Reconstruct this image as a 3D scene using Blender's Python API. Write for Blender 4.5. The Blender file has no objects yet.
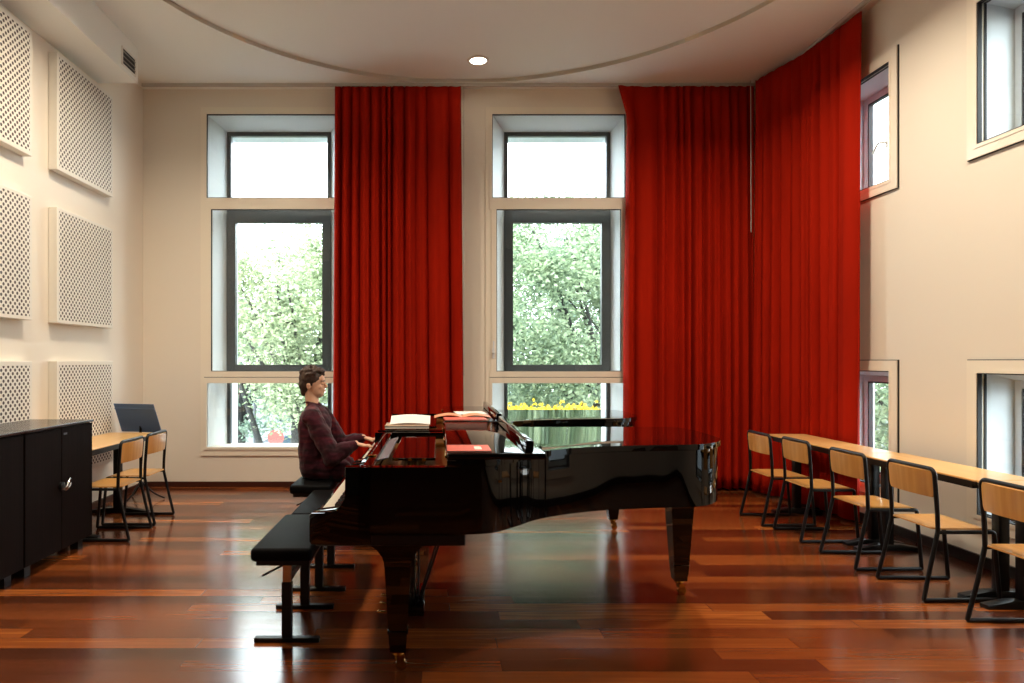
import bpy, bmesh, math, random
from mathutils import Vector, Matrix, Euler

S = bpy.context.scene
COL = S.collection
F, CU, CV, H = 665.0, 437.0, 361.0, 1.47
YB, XL, XR, YF = 7.76, -3.43, 3.90, -3.2      # back wall, left wall, right wall, wall behind the camera
ZC = 4.64                                     # ceiling
PI = math.pi

# ------------------------------------------------------------------ materials
def lin(c):
    return tuple(((x / 255.0) / 12.92 if x / 255.0 <= 0.04045 else ((x / 255.0 + 0.055) / 1.055) ** 2.4) for x in c) + (1.0,)

def newmat(name):
    m = bpy.data.materials.new(name); m.use_nodes = True
    nt = m.node_tree
    return m, nt, nt.nodes, nt.links, nt.nodes['Principled BSDF']

def pr(name, rgb, rough=0.5, metal=0.0, spec=0.5, coat=0.0, coat_rough=0.05, sheen=0.0, noise=0.0, scale=(8, 8, 8), bump=0.0, emit=None, estr=0.0):
    m, nt, N, L, b = newmat(name)
    col = lin(rgb)
    b.inputs['Base Color'].default_value = col
    b.inputs['Roughness'].default_value = rough
    b.inputs['Metallic'].default_value = metal
    b.inputs['Specular IOR Level'].default_value = spec
    b.inputs['Coat Weight'].default_value = coat
    b.inputs['Coat Roughness'].default_value = coat_rough
    if sheen:
        b.inputs['Sheen Weight'].default_value = sheen
        b.inputs['Sheen Roughness'].default_value = 0.4
        b.inputs['Sheen Tint'].default_value = col
    if emit:
        b.inputs['Emission Color'].default_value = lin(emit); b.inputs['Emission Strength'].default_value = estr
    if noise or bump:
        tc = N.new('ShaderNodeTexCoord'); mp = N.new('ShaderNodeMapping'); nz = N.new('ShaderNodeTexNoise')
        mp.inputs['Scale'].default_value = scale
        nz.inputs['Scale'].default_value = 1.0; nz.inputs['Detail'].default_value = 4
        L.new(tc.outputs['Object'], mp.inputs['Vector']); L.new(mp.outputs['Vector'], nz.inputs['Vector'])
        if noise:
            rp = N.new('ShaderNodeValToRGB')
            rp.color_ramp.elements[0].position = 0.3; rp.color_ramp.elements[1].position = 0.7
            rp.color_ramp.elements[0].color = tuple(x * (1 - noise) for x in col[:3]) + (1,)
            rp.color_ramp.elements[1].color = tuple(min(1, x * (1 + noise)) for x in col[:3]) + (1,)
            L.new(nz.outputs['Fac'], rp.inputs['Fac']); L.new(rp.outputs['Color'], b.inputs['Base Color'])
        if bump:
            bp = N.new('ShaderNodeBump'); bp.inputs['Strength'].default_value = bump; bp.inputs['Distance'].default_value = 0.01
            L.new(nz.outputs['Fac'], bp.inputs['Height']); L.new(bp.outputs['Normal'], b.inputs['Normal'])
    return m

def glass_mat():
    m, nt, N, L, b = newmat('clear_pane')
    N.remove(b); out = N['Material Output']
    tr = N.new('ShaderNodeBsdfTransparent'); gl = N.new('ShaderNodeBsdfGlossy'); mx = N.new('ShaderNodeMixShader'); fr = N.new('ShaderNodeLayerWeight')
    tr.inputs['Color'].default_value = (0.93, 0.97, 0.97, 1); gl.inputs['Roughness'].default_value = 0.0
    fr.inputs['Blend'].default_value = 0.5
    fac = math_node(N, L, 'ADD', 0.045, math_node(N, L, 'MULTIPLY', 0.95, math_node(N, L, 'POWER', fr.outputs['Facing'], 5.0)))
    L.new(fac, mx.inputs['Fac']); L.new(tr.outputs['BSDF'], mx.inputs[1]); L.new(gl.outputs['BSDF'], mx.inputs[2])
    L.new(mx.outputs['Shader'], out.inputs['Surface'])
    return m

def math_node(N, L, op, a, b=None, c=None):
    n = N.new('ShaderNodeMath'); n.operation = op
    for i, v in enumerate((a, b, c)):
        if v is None: continue
        if isinstance(v, (int, float)): n.inputs[i].default_value = v
        else: L.new(v, n.inputs[i])
    return n.outputs[0]

def floor_mat():
    m, nt, N, L, b = newmat('plank_floor')
    geo = N.new('ShaderNodeNewGeometry'); sx = N.new('ShaderNodeSeparateXYZ'); L.new(geo.outputs['Position'], sx.inputs[0])
    x, y = sx.outputs[0], sx.outputs[1]
    W, LEN = 0.126, 1.55
    yr = math_node(N, L, 'DIVIDE', y, W); row = math_node(N, L, 'FLOOR', yr); fy = math_node(N, L, 'FRACT', yr)
    wn = N.new('ShaderNodeTexWhiteNoise'); wn.noise_dimensions = '1D'; L.new(row, wn.inputs['W'])
    off = math_node(N, L, 'MULTIPLY', wn.outputs['Value'], 7.3)
    xr = math_node(N, L, 'ADD', math_node(N, L, 'DIVIDE', x, LEN), off)
    cid = math_node(N, L, 'FLOOR', xr); fx = math_node(N, L, 'FRACT', xr)
    cb = N.new('ShaderNodeCombineXYZ'); L.new(row, cb.inputs[0]); L.new(cid, cb.inputs[1])
    wn2 = N.new('ShaderNodeTexWhiteNoise'); wn2.noise_dimensions = '2D'; L.new(cb.outputs[0], wn2.inputs['Vector'])
    # grain
    mp = N.new('ShaderNodeCombineXYZ')
    L.new(math_node(N, L, 'MULTIPLY', x, 2.2), mp.inputs[0]); L.new(math_node(N, L, 'MULTIPLY', y, 45.0), mp.inputs[1])
    L.new(math_node(N, L, 'MULTIPLY', wn2.outputs['Value'], 50.0), mp.inputs[2])
    nz = N.new('ShaderNodeTexNoise'); nz.inputs['Scale'].default_value = 1.0; nz.inputs['Detail'].default_value = 5
    L.new(mp.outputs[0], nz.inputs['Vector'])
    v = math_node(N, L, 'ADD', math_node(N, L, 'MULTIPLY', wn2.outputs['Value'], 0.72), math_node(N, L, 'MULTIPLY', nz.outputs['Fac'], 0.36))
    rp = N.new('ShaderNodeValToRGB'); cr = rp.color_ramp
    cr.elements[0].position = 0.10; cr.elements[0].color = lin((54, 25, 11))
    cr.elements[1].position = 1.0; cr.elements[1].color = lin((200, 120, 54))
    for p, c in ((0.38, (84, 39, 16)), (0.60, (110, 54, 23)), (0.86, (140, 74, 31))):
        e = cr.elements.new(p); e.color = lin(c)
    L.new(v, rp.inputs['Fac'])
    # seams
    ey = math_node(N, L, 'ABSOLUTE', math_node(N, L, 'SUBTRACT', fy, 0.5)); ex = math_node(N, L, 'ABSOLUTE', math_node(N, L, 'SUBTRACT', fx, 0.5))
    g = math_node(N, L, 'MAXIMUM', math_node(N, L, 'GREATER_THAN', ey, 0.485), math_node(N, L, 'GREATER_THAN', ex, 0.4985))
    mx = N.new('ShaderNodeMix'); mx.data_type = 'RGBA'
    L.new(math_node(N, L, 'MULTIPLY', g, 0.65), mx.inputs['Factor']); L.new(rp.outputs['Color'], mx.inputs[6]); mx.inputs[7].default_value = lin((28, 10, 6))
    L.new(mx.outputs[2], b.inputs['Base Color'])
    n2 = N.new('ShaderNodeTexNoise'); n2.inputs['Scale'].default_value = 1.6; n2.inputs['Detail'].default_value = 3
    L.new(geo.outputs['Position'], n2.inputs['Vector'])
    L.new(math_node(N, L, 'ADD', 0.15, math_node(N, L, 'MULTIPLY', n2.outputs['Fac'], 0.09)), b.inputs['Roughness'])
    b.inputs['Specular IOR Level'].default_value = 1.0
    b.inputs['Coat Weight'].default_value = 0.0; b.inputs['Coat Roughness'].default_value = 0.22
    bp = N.new('ShaderNodeBump'); bp.inputs['Strength'].default_value = 0.25; bp.inputs['Distance'].default_value = 0.002
    hgt = math_node(N, L, 'ADD', math_node(N, L, 'MULTIPLY', g, -1.0), math_node(N, L, 'MULTIPLY', math_node(N, L, 'POWER', ey, 3.0), -3.0))
    L.new(hgt, bp.inputs['Height']); L.new(bp.outputs['Normal'], b.inputs['Normal'])
    return m

def perforated_mat():
    m, nt, N, L, b = newmat('perforated_white_board')
    tc = N.new('ShaderNodeTexCoord'); sx = N.new('ShaderNodeSeparateXYZ'); L.new(tc.outputs['Object'], sx.inputs[0])
    P = 0.056
    def dist(oy, oz):
        a = math_node(N, L, 'SUBTRACT', math_node(N, L, 'FRACT', math_node(N, L, 'ADD', math_node(N, L, 'DIVIDE', sx.outputs[1], P), oy)), 0.5)
        c = math_node(N, L, 'SUBTRACT', math_node(N, L, 'FRACT', math_node(N, L, 'ADD', math_node(N, L, 'DIVIDE', sx.outputs[2], P), oz)), 0.5)
        return math_node(N, L, 'SQRT', math_node(N, L, 'ADD', math_node(N, L, 'MULTIPLY', a, a), math_node(N, L, 'MULTIPLY', c, c)))
    d = math_node(N, L, 'MINIMUM', dist(0.0, 0.0), dist(0.5, 0.5))
    hole = math_node(N, L, 'LESS_THAN', d, 0.235)
    # plain margin round the edge and plain sides
    my = math_node(N, L, 'LESS_THAN', math_node(N, L, 'ABSOLUTE', sx.outputs[1]), 0.472)
    mz = math_node(N, L, 'LESS_THAN', math_node(N, L, 'ABSOLUTE', sx.outputs[2]), 0.482)
    face = math_node(N, L, 'GREATER_THAN', sx.outputs[0], 0.038)
    k = math_node(N, L, 'MULTIPLY', math_node(N, L, 'MULTIPLY', hole, my), math_node(N, L, 'MULTIPLY', mz, face))
    mx = N.new('ShaderNodeMix'); mx.data_type = 'RGBA'; L.new(k, mx.inputs['Factor'])
    mx.inputs[6].default_value = lin((234, 230, 220)); mx.inputs[7].default_value = lin((70, 56, 52))
    L.new(mx.outputs[2], b.inputs['Base Color']); b.inputs['Roughness'].default_value = 0.6
    return m

def wood_mat(name, c0, c1, rough=0.3, axis=1, stretch=18.0, coat=0.3):
    m, nt, N, L, b = newmat(name)
    tc = N.new('ShaderNodeTexCoord'); mp = N.new('ShaderNodeMapping'); nz = N.new('ShaderNodeTexNoise')
    sc = [stretch] * 3; sc[axis] = 1.6
    mp.inputs['Scale'].default_value = sc; nz.inputs['Scale'].default_value = 1.0; nz.inputs['Detail'].default_value = 6
    L.new(tc.outputs['Object'], mp.inputs['Vector']); L.new(mp.outputs['Vector'], nz.inputs['Vector'])
    rp = N.new('ShaderNodeValToRGB'); rp.color_ramp.elements[0].position = 0.3; rp.color_ramp.elements[1].position = 0.72
    rp.color_ramp.elements[0].color = lin(c0); rp.color_ramp.elements[1].color = lin(c1)
    L.new(nz.outputs['Fac'], rp.inputs['Fac']); L.new(rp.outputs['Color'], b.inputs['Base Color'])
    b.inputs['Roughness'].default_value = rough; b.inputs['Specular IOR Level'].default_value = 0.5 if coat else 0.05; b.inputs['Coat Weight'].default_value = coat; b.inputs['Coat Roughness'].default_value = 0.12
    return m

def leaf_mat(name, c0, c1):
    m, nt, N, L, b = newmat(name)
    out = N['Material Output']
    geo = N.new('ShaderNodeNewGeometry')
    nz = N.new('ShaderNodeTexNoise'); nz.inputs['Scale'].default_value = 1.7; nz.inputs['Detail'].default_value = 4
    L.new(geo.outputs['Position'], nz.inputs['Vector'])
    add = math_node(N, L, 'ADD', math_node(N, L, 'MULTIPLY', nz.outputs['Fac'], 0.55), math_node(N, L, 'MULTIPLY', geo.outputs['Random Per Island'], 0.5))
    rp = N.new('ShaderNodeValToRGB'); rp.color_ramp.elements[0].position = 0.25; rp.color_ramp.elements[1].position = 0.8
    rp.color_ramp.elements[0].color = lin(c0); rp.color_ramp.elements[1].color = lin(c1)
    L.new(add, rp.inputs['Fac']); L.new(rp.outputs['Color'], b.inputs['Base Color']); b.inputs['Roughness'].default_value = 0.6
    tl = N.new('ShaderNodeBsdfTranslucent'); L.new(rp.outputs['Color'], tl.inputs['Color'])
    mx = N.new('ShaderNodeMixShader'); mx.inputs['Fac'].default_value = 0.45
    L.new(b.outputs['BSDF'], mx.inputs[1]); L.new(tl.outputs['BSDF'], mx.inputs[2]); L.new(mx.outputs['Shader'], out.inputs['Surface'])
    return m

def emit_mat(name, rgb, s):
    m, nt, N, L, b = newmat(name)
    b.inputs['Emission Color'].default_value = lin(rgb); b.inputs['Emission Strength'].default_value = s
    return m

M = dict(
    floor=floor_mat(), glass=glass_mat(), perf=perforated_mat(),
    wall=pr('painted_wall', (238, 230, 216), 0.55, bump=0.02, scale=(60, 60, 60)),
    wall_dark=pr('darkened_unseen_wall', (48, 43, 40), 0.7),  # unseen front wall, darkened so the piano side reflects less light
    ceil=pr('painted_ceiling', (245, 247, 242), 0.7, bump=0.02, scale=(60, 60, 60)),
    riser=pr('ceiling_riser', (252, 240, 218), 0.6),
    frame=pr('cream_window_frame', (244, 236, 220), 0.3, coat=0.1),
    liner=pr('white_liner', (226, 232, 234), 0.5),
    dark_frame=pr('dark_grey_window', (66, 70, 74), 0.4),
    black_gap=pr('shadow_gap_and_gasket', (22, 22, 24), 0.6),  # black for the drawn shadow gaps, and for the real outer gasket
    skirting=pr('dark_skirting', (66, 30, 18), 0.35, noise=0.2, scale=(2, 2, 30)),
    skirt_black=pr('black_skirting', (24, 20, 19), 0.4),
    white_pvc=pr('white_window', (232, 236, 240), 0.35),
    rail=pr('aluminium_rail', (196, 192, 184), 0.4, metal=0.15),
    curtain=pr('red_velvet', (158, 28, 9), 0.9, spec=0.06, noise=0.10, scale=(7, 7, 1.2), bump=0.05),
    piano=pr('black_polyester', (6, 5, 5), 0.03, spec=0.5),
    piano_satin=pr('black_satin', (14, 13, 13), 0.32),
    felt=pr('black_leather', (10, 9, 10), 0.6, spec=0.06, bump=0.12, scale=(180, 180, 180)),
    brass=pr('brass', (190, 138, 62), 0.25, metal=1.0),
    gold=pr('gold_iron_plate', (172, 122, 62), 0.32, metal=0.75),
    steel=pr('chromed_steel', (190, 190, 190), 0.18, metal=1.0),
    greybar=pr('grey_reflection_and_plate', (104, 106, 112), 0.25),  # window reflection put into the desk ledge's grey; name plate is plain grey
    blackmetal=pr('black_powder_coat', (11, 11, 12), 0.4, spec=0.35),
    ivory=pr('white_key', (236, 230, 214), 0.15),
    ebony=pr('black_key', (9, 9, 9), 0.2),
    redfelt=pr('red_felt', (120, 18, 18), 0.9),
    cab=wood_mat('wenge_veneer', (19, 12, 10), (27, 17, 14), 0.7, axis=2, stretch=60, coat=0.0),
    cabtop=pr('brown_reflection_top', (40, 31, 25), 0.22),  # cabinet top browned to carry the wall's reflection in its colour
    ply=wood_mat('beech_ply', (206, 146, 76), (226, 172, 100), 0.3, axis=1, stretch=22),
    ply2=wood_mat('beech_ply_back', (206, 142, 66), (228, 170, 92), 0.3, axis=2, stretch=22),
    tabletop=wood_mat('beech_laminate', (222, 172, 104), (234, 188, 122), 0.32, axis=1, stretch=26, coat=0.2),
    stand=pr('blue_grey_steel', (88, 116, 158), 0.45),
    paper=pr('white_paper', (240, 238, 230), 0.6),
    tan=pr('tan_cover', (188, 160, 132), 0.55),
    salmon=pr('salmon_cover', (226, 112, 96), 0.4),
    orange=pr('peach_cover', (232, 160, 120), 0.45),
    skin=pr('skin', (222, 172, 142), 0.5, noise=0.06, scale=(14, 14, 14)),
    lips=pr('lips', (198, 138, 116), 0.45),
    hair=pr('dark_brown_hair', (58, 38, 27), 0.55, noise=0.5, scale=(60, 60, 14), bump=0.5),
    trousers=pr('black_trousers', (22, 21, 24), 0.8),
    shoe=pr('black_shoe', (18, 17, 17), 0.4),
    eye=pr('eye', (40, 30, 26), 0.2),
    bark=pr('bark', (44, 44, 42), 0.9, noise=0.3, scale=(5, 5, 2)),
    leaf1=leaf_mat('leaves_pale', (104, 122, 92), (198, 206, 168)),  # leaf colours paled here and below to carry haze and overexposure
    leaf2=leaf_mat('leaves_mid', (94, 116, 92), (184, 198, 162)),
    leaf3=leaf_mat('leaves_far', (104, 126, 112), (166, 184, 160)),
    yellow=leaf_mat('yellow_flowers', (196, 160, 30), (236, 200, 50)),
    asphalt=pr('asphalt', (78, 82, 86), 0.9, noise=0.15, scale=(1, 1, 1)),
    facade=pr('pale_facade', (150, 152, 152), 0.8, noise=0.06, scale=(1, 1, 1)),
    facade2=pr('grey_facade', (110, 122, 130), 0.8),
    shopred=pr('red_awning', (150, 78, 70), 0.6),
    carwhite=pr('white_car_paint', (214, 218, 222), 0.3, coat=0.5),
    carblue=pr('navy_car_paint', (48, 66, 92), 0.3, coat=0.5),
    carglass=pr('car_window', (60, 80, 92), 0.1),
    tyre=pr('tyre', (22, 22, 22), 0.8),
    lamp=emit_mat('lamp_glow', (255, 240, 214), 14.0),
    white=pr('white_trim', (236, 232, 224), 0.4),
    grille=pr('vent_slat', (150, 144, 138), 0.5),
    ventdark=pr('vent_dark', (52, 48, 48), 0.7),
)

def sweater_mat():
    m, nt, N, L, b = newmat('maroon_marled_knit')
    tc = N.new('ShaderNodeTexCoord'); mp = N.new('ShaderNodeMapping'); nz = N.new('ShaderNodeTexNoise')
    mp.inputs['Scale'].default_value = (5, 5, 22); nz.inputs['Scale'].default_value = 1.0; nz.inputs['Detail'].default_value = 5
    L.new(tc.outputs['Object'], mp.inputs['Vector']); L.new(mp.outputs['Vector'], nz.inputs['Vector'])
    rp = N.new('ShaderNodeValToRGB'); cr = rp.color_ramp
    cr.elements[0].position = 0.30; cr.elements[0].color = lin((30, 22, 24))
    cr.elements[1].position = 0.74; cr.elements[1].color = lin((98, 33, 37))
    for p, c in ((0.42, (50, 21, 28)), (0.55, (66, 25, 37))):
        e = cr.elements.new(p); e.color = lin(c)
    L.new(nz.outputs['Fac'], rp.inputs['Fac']); L.new(rp.outputs['Color'], b.inputs['Base Color'])
    b.inputs['Roughness'].default_value = 0.95; b.inputs['Specular IOR Level'].default_value = 0.1; b.inputs['Sheen Weight'].default_value = 0.15
    return m
M['sweater'] = sweater_mat()

# ------------------------------------------------------------------ mesh helpers
class MB:
    def __init__(self, f=None):
        self.bm = bmesh.new(); self.f = f or (lambda p: p)
    def v(self, p): return self.bm.verts.new(self.f(Vector(p)))
    def face(self, vs):
        try: return self.bm.faces.new(vs)
        except ValueError: return None
    def box(self, x0, x1, y0, y1, z0, z1, bev=0.0, seg=2):
        vs = [self.v((x, y, z)) for z in (z0, z1) for (x, y) in ((x0, y0), (x1, y0), (x1, y1), (x0, y1))]
        fs = [self.face([vs[i] for i in q]) for q in ((0, 3, 2, 1), (4, 5, 6, 7), (0, 1, 5, 4), (1, 2, 6, 5), (2, 3, 7, 6), (3, 0, 4, 7))]
        if bev:
            es = list({e for f in fs if f for e in f.edges})
            bmesh.ops.bevel(self.bm, geom=es, offset=bev, segments=seg, profile=0.5, affect='EDGES')
        return self
    def quad(self, a, b, c, d):
        self.face([self.v(p) for p in (a, b, c, d)]); return self
    def prism(self, pts, h0, h1, axis='z', bev=0.0, seg=2):
        """pts: 2D outline; axis z -> (x,y,h); axis y -> (x,h,z); axis x -> (h,y,z)"""
        mk = {'z': lambda p, h: (p[0], p[1], h), 'y': lambda p, h: (p[0], h, p[1]), 'x': lambda p, h: (h, p[0], p[1])}[axis]
        a = [self.v(mk(p, h0)) for p in pts]; b = [self.v(mk(p, h1)) for p in pts]
        n = len(pts); fa = self.face(a[::-1]); fb = self.face(b)
        for i in range(n): self.face([a[i], a[(i + 1) % n], b[(i + 1) % n], b[i]])
        if bev:
            es = list({e for f in (fa, fb) if f for e in f.edges})
            bmesh.ops.bevel(self.bm, geom=es, offset=bev, segments=seg, profile=0.5, affect='EDGES')
        return self
    def ring(self, outer, inner, h0, h1):
        n = len(outer)
        A = [[self.v((p[0], p[1], h)) for p in P] for P in (outer, inner) for h in (h0, h1)]
        o0, o1, i0, i1 = A
        for k in range(n):
            j = (k + 1) % n
            self.face([o0[k], o0[j], o1[j], o1[k]]); self.face([i0[j], i0[k], i1[k], i1[j]])
            self.face([o1[k], o1[j], i1[j], i1[k]]); self.face([o0[j], o0[k], i0[k], i0[j]])
        return self
    def tube(self, pts, r, n=10, closed=False, r1=None):
        P = [Vector(p) for p in pts]; m = len(P); rings = []
        ref = None
        for i, p in enumerate(P):
            if closed: t = (P[(i + 1) % m] - P[i - 1]).normalized()
            else: t = (P[min(i + 1, m - 1)] - P[max(i - 1, 0)]).normalized()
            if ref is None:
                ref = t.orthogonal().normalized()
            ref = (ref - t * ref.dot(t))
            ref = ref.normalized() if ref.length > 1e-6 else t.orthogonal().normalized()
            b = t.cross(ref)
            rr = r if r1 is None else r + (r1 - r) * i / max(1, m - 1)
            rings.append([self.v(p + (ref * math.cos(2 * PI * k / n) + b * math.sin(2 * PI * k / n)) * rr) for k in range(n)])
        for i in range(m if closed else m - 1):
            a, b = rings[i], rings[(i + 1) % m]
            for k in range(n): self.face([a[k], a[(k + 1) % n], b[(k + 1) % n], b[k]])
        if not closed:
            self.face(rings[0][::-1]); self.face(rings[-1])
        return self
    def lathe(self, prof, c=(0, 0, 0), n=24, axis='z', caps=True):
        rings = []
        for r, h in prof:
            ring = []
            for k in range(n):
                a = 2 * PI * k / n; x, y = r * math.cos(a), r * math.sin(a)
                p = {'z': (x, y, h), 'x': (h, x, y), 'y': (x, h, y)}[axis]
                ring.append(self.v(Vector(c) + Vector(p)))
            rings.append(ring)
        for a, b in zip(rings, rings[1:]):
            for k in range(n): self.face([a[k], a[(k + 1) % n], b[(k + 1) % n], b[k]])
        if caps: self.face(rings[0][::-1]); self.face(rings[-1])
        return self
    def taper(self, c0, s0, c1, s1):
        """square tapered post between centres c0,c1 with half sizes (x,y)"""
        vs = [self.v((c[0] + sx * s[0], c[1] + sy * s[1], c[2])) for c, s in ((c0, s0), (c1, s1)) for sx, sy in ((-1, -1), (1, -1), (1, 1), (-1, 1))]
        for q in ((0, 3, 2, 1), (4, 5, 6, 7), (0, 1, 5, 4), (1, 2, 6, 5), (2, 3, 7, 6), (3, 0, 4, 7)): self.face([vs[i] for i in q])
        return self
    def ell(self, c, r, sub=3, rot=None):
        g = bmesh.ops.create_icosphere(self.bm, subdivisions=sub, radius=1.0)
        R = rot.to_matrix() if rot is not None else Matrix.Identity(3)
        for v in g['verts']:
            v.co = self.f(Vector(c) + R @ Vector((v.co.x * r[0], v.co.y * r[1], v.co.z * r[2])))
        return self
    def cap(self, a, b, ra, rb, n=14):
        """tapered capsule, closed"""
        a, b = Vector(a), Vector(b); d = (b - a); t = d.normalized() if d.length > 1e-6 else Vector((0, 0, 1))
        u = t.orthogonal().normalized(); w = t.cross(u); rings = []
        def ring(p, r): return [self.v(p + (u * math.cos(2 * PI * k / n) + w * math.sin(2 * PI * k / n)) * r) for k in range(n)]
        for i in range(1, 5):
            th = PI / 2 * (1 - i / 4); rings.append(ring(a - t * ra * math.sin(th), max(1e-4, ra * math.cos(th))))
        for i in range(0, 4):
            th = PI / 2 * (i / 4); rings.append(ring(b + t * rb * math.sin(th), rb * math.cos(th)))
        s, e = self.v(a - t * ra), self.v(b + t * rb)
        for x, y in zip(rings, rings[1:]):
            for k in range(n): self.face([x[k], x[(k + 1) % n], y[(k + 1) % n], y[k]])
        for k in range(n):
            self.face([s, rings[0][(k + 1) % n], rings[0][k]]); self.face([e, rings[-1][k], rings[-1][(k + 1) % n]])
        return self
    def build(self, name, mat, parent=None, smooth=False, angle=40):
        bmesh.ops.recalc_face_normals(self.bm, faces=self.bm.faces)
        me = bpy.data.meshes.new(name); self.bm.to_mesh(me); self.bm.free()
        me.materials.append(mat)
        if smooth:
            for p in me.polygons: p.use_smooth = True
            try: me.set_sharp_from_angle(angle=math.radians(angle))
            except Exception: pass
        o = bpy.data.objects.new(name, me); COL.objects.link(o)
        if parent is not None:
            o.parent = parent
        return o

def tag(o, label=None, cat=None, group=None, kind=None):
    if label: o['label'] = label
    if cat: o['category'] = cat
    if group: o['group'] = group
    if kind: o['kind'] = kind
    return o

def thing(name, label, cat, loc=(0, 0, 0), rz=0.0, group=None):
    o = bpy.data.objects.new(name, None); COL.objects.link(o); o.empty_display_size = 0.1
    o.location = loc; o.rotation_euler = (0, 0, rz)
    return tag(o, label, cat, group)

def dup(root, loc, rz=0.0, label=None, group=None):
    kids = {}
    for o in bpy.data.objects:
        if o.parent is not None: kids.setdefault(o.parent.name, []).append(o)
    def rec(o, par):
        c = o.copy(); COL.objects.link(c); c.parent = par
        for k in kids.get(o.name, []): rec(k, c)
        return c
    r = rec(root, None); r.location = loc; r.rotation_euler = (0, 0, rz)
    if label: r['label'] = label
    if group: r['group'] = group
    return r

def struct(o): o['kind'] = 'structure'; return o

def bez(p0, p1, p2, n=8):
    p0, p1, p2 = Vector(p0), Vector(p1), Vector(p2)
    return [p0 * (1 - t) ** 2 + p1 * 2 * t * (1 - t) + p2 * t * t for t in [i / n for i in range(n + 1)]]

def fillet(pts, r, n=5):
    P = [Vector(p) for p in pts]; out = [P[0]]
    for a, b, c in zip(P, P[1:], P[2:]):
        ra = min(r, (a - b).length * 0.48, (c - b).length * 0.48)
        out += bez(b + (a - b).normalized() * ra, b, b + (c - b).normalized() * ra, n)
    out.append(P[-1]); return out

# ------------------------------------------------------------------ room shell
def wall_cells(a0, a1, z0, z1, holes):
    As = sorted({a0, a1, *[h[0] for h in holes], *[h[1] for h in holes]}); Zs = sorted({z0, z1, *[h[2] for h in holes], *[h[3] for h in holes]})
    for i in range(len(As) - 1):
        for j in range(len(Zs) - 1):
            ca, cz = (As[i] + As[i + 1]) / 2, (Zs[j] + Zs[j + 1]) / 2
            if any(h[0] < ca < h[1] and h[2] < cz < h[3] for h in holes): continue
            yield As[i], As[i + 1], Zs[j], Zs[j + 1]

struct(MB().box(XL - .3, XR + .4, YF - .3, YB + .35, -0.2, 0).build('floor', M['floor']))
BW = [(-2.677, -1.13, 0.467, 4.34), (0.642, 2.19, 0.467, 4.34)]
b = MB()
for a0, a1, z0, z1 in wall_cells(XL - .3, XR + .4, -0.2, 5.1, BW): b.box(a0, a1, YB, YB + .35, z0, z1)
struct(b.build('wall_back', M['wall']))
RW = [(5.70, 6.47, .36, 1.39), (5.70, 6.47, 3.02, 4.05), (4.0, 4.785, .36, 1.39), (4.0, 4.785, 3.02, 4.05),
      (2.0, 2.8, .36, 1.39), (2.0, 2.8, 3.02, 4.05)]
b = MB()
for a0, a1, z0, z1 in wall_cells(YF, YB, -0.2, 5.1, RW): b.box(XR, XR + .30, a0, a1, z0, z1)
struct(b.build('wall_right', M['wall']))
struct(MB().box(XL - .3, XL, YF, YB, -.2, 5.1).build('wall_left', M['wall']))
struct(MB().box(XL - .3, XR + .4, YF - .3, YF, -.2, 5.1).build('wall_front', M['wall_dark']))

# ceiling with a wide round recess
CX, CY, CR = 0.28, 4.64, 2.95
b = MB()
angs = sorted([2 * PI * k / 128 for k in range(128)] + [math.atan2(y - CY, x - CX) % (2 * PI) for x in (XL, XR) for y in (YF, YB)])
inn, outr = [], []
for a in angs:
    dx, dy = math.cos(a), math.sin(a)
    t = min([( (XR if dx > 0 else XL) - CX) / dx if abs(dx) > 1e-9 else 1e9, ((YB if dy > 0 else YF) - CY) / dy if abs(dy) > 1e-9 else 1e9])
    inn.append((CX + CR * dx, CY + CR * dy)); outr.append((CX + t * dx, CY + t * dy))
b.ring(outr, inn, ZC, ZC + .042)
struct(b.build('ceiling', M['ceil']))
b = MB(); circ = [(CX + CR * math.cos(2 * PI * k / 128), CY + CR * math.sin(2 * PI * k / 128)) for k in range(128)]
circ2 = [(CX + (CR + .02) * math.cos(2 * PI * k / 128), CY + (CR + .02) * math.sin(2 * PI * k / 128)) for k in range(128)]
b.ring(circ2, circ, ZC + .001, ZC + .042)
struct(b.build('trim_1', M['riser'], smooth=True))
struct(MB().box(XL - .3, XR + .4, YF - .3, YB + .35, ZC + .042, ZC + .3).build('ceiling_recess', M['ceil']))
# bulkhead on the left
struct(MB().box(XL, -3.03, YF, 6.73, 4.28, ZC).build('ceiling_bulkhead', M['ceil']))

v = thing('air_vent', 'small grey slatted air vent in the side of the ceiling bulkhead', 'vent', (-3.03, 6.53, 4.41))
MB().box(0, .004, -.135, .135, -.075, .075).build('backing', M['ventdark'], v)
b = MB()
for y0, y1, z0, z1 in ((-.145, .145, .075, .09), (-.145, .145, -.09, -.075), (-.145, -.13, -.075, .075), (.13, .145, -.075, .075)): b.box(0, .01, y0, y1, z0, z1)
b.build('frame', M['white'], v)
for k in range(3): MB().box(.003, .012, -.13, .13, -.047 + k * .045, -.04 + k * .045).build('slat', M['grille'], v)

# skirting
struct(MB().box(XL, XR, YB - .02, YB, 0, .065).build('baseboard_back', M['skirting']))
struct(MB().box(XL, XL + .02, YF, YB - .02, 0, .065).build('baseboard_left', M['skirting']))
struct(MB().box(XR - .02, XR, YF, YB - .02, 0, .08).build('baseboard_right', M['skirt_black']))

# ------------------------------------------------------------------ windows
def frame_rect(b, a0, a1, z0, z1, w, d0, d1):
    b.box(a0, a1, d0, d1, z0, z0 + w); b.box(a0, a1, d0, d1, z1 - w, z1)
    b.box(a0, a0 + w, d0, d1, z0 + w, z1 - w); b.box(a1 - w, a1, d0, d1, z0 + w, z1 - w)

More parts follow.
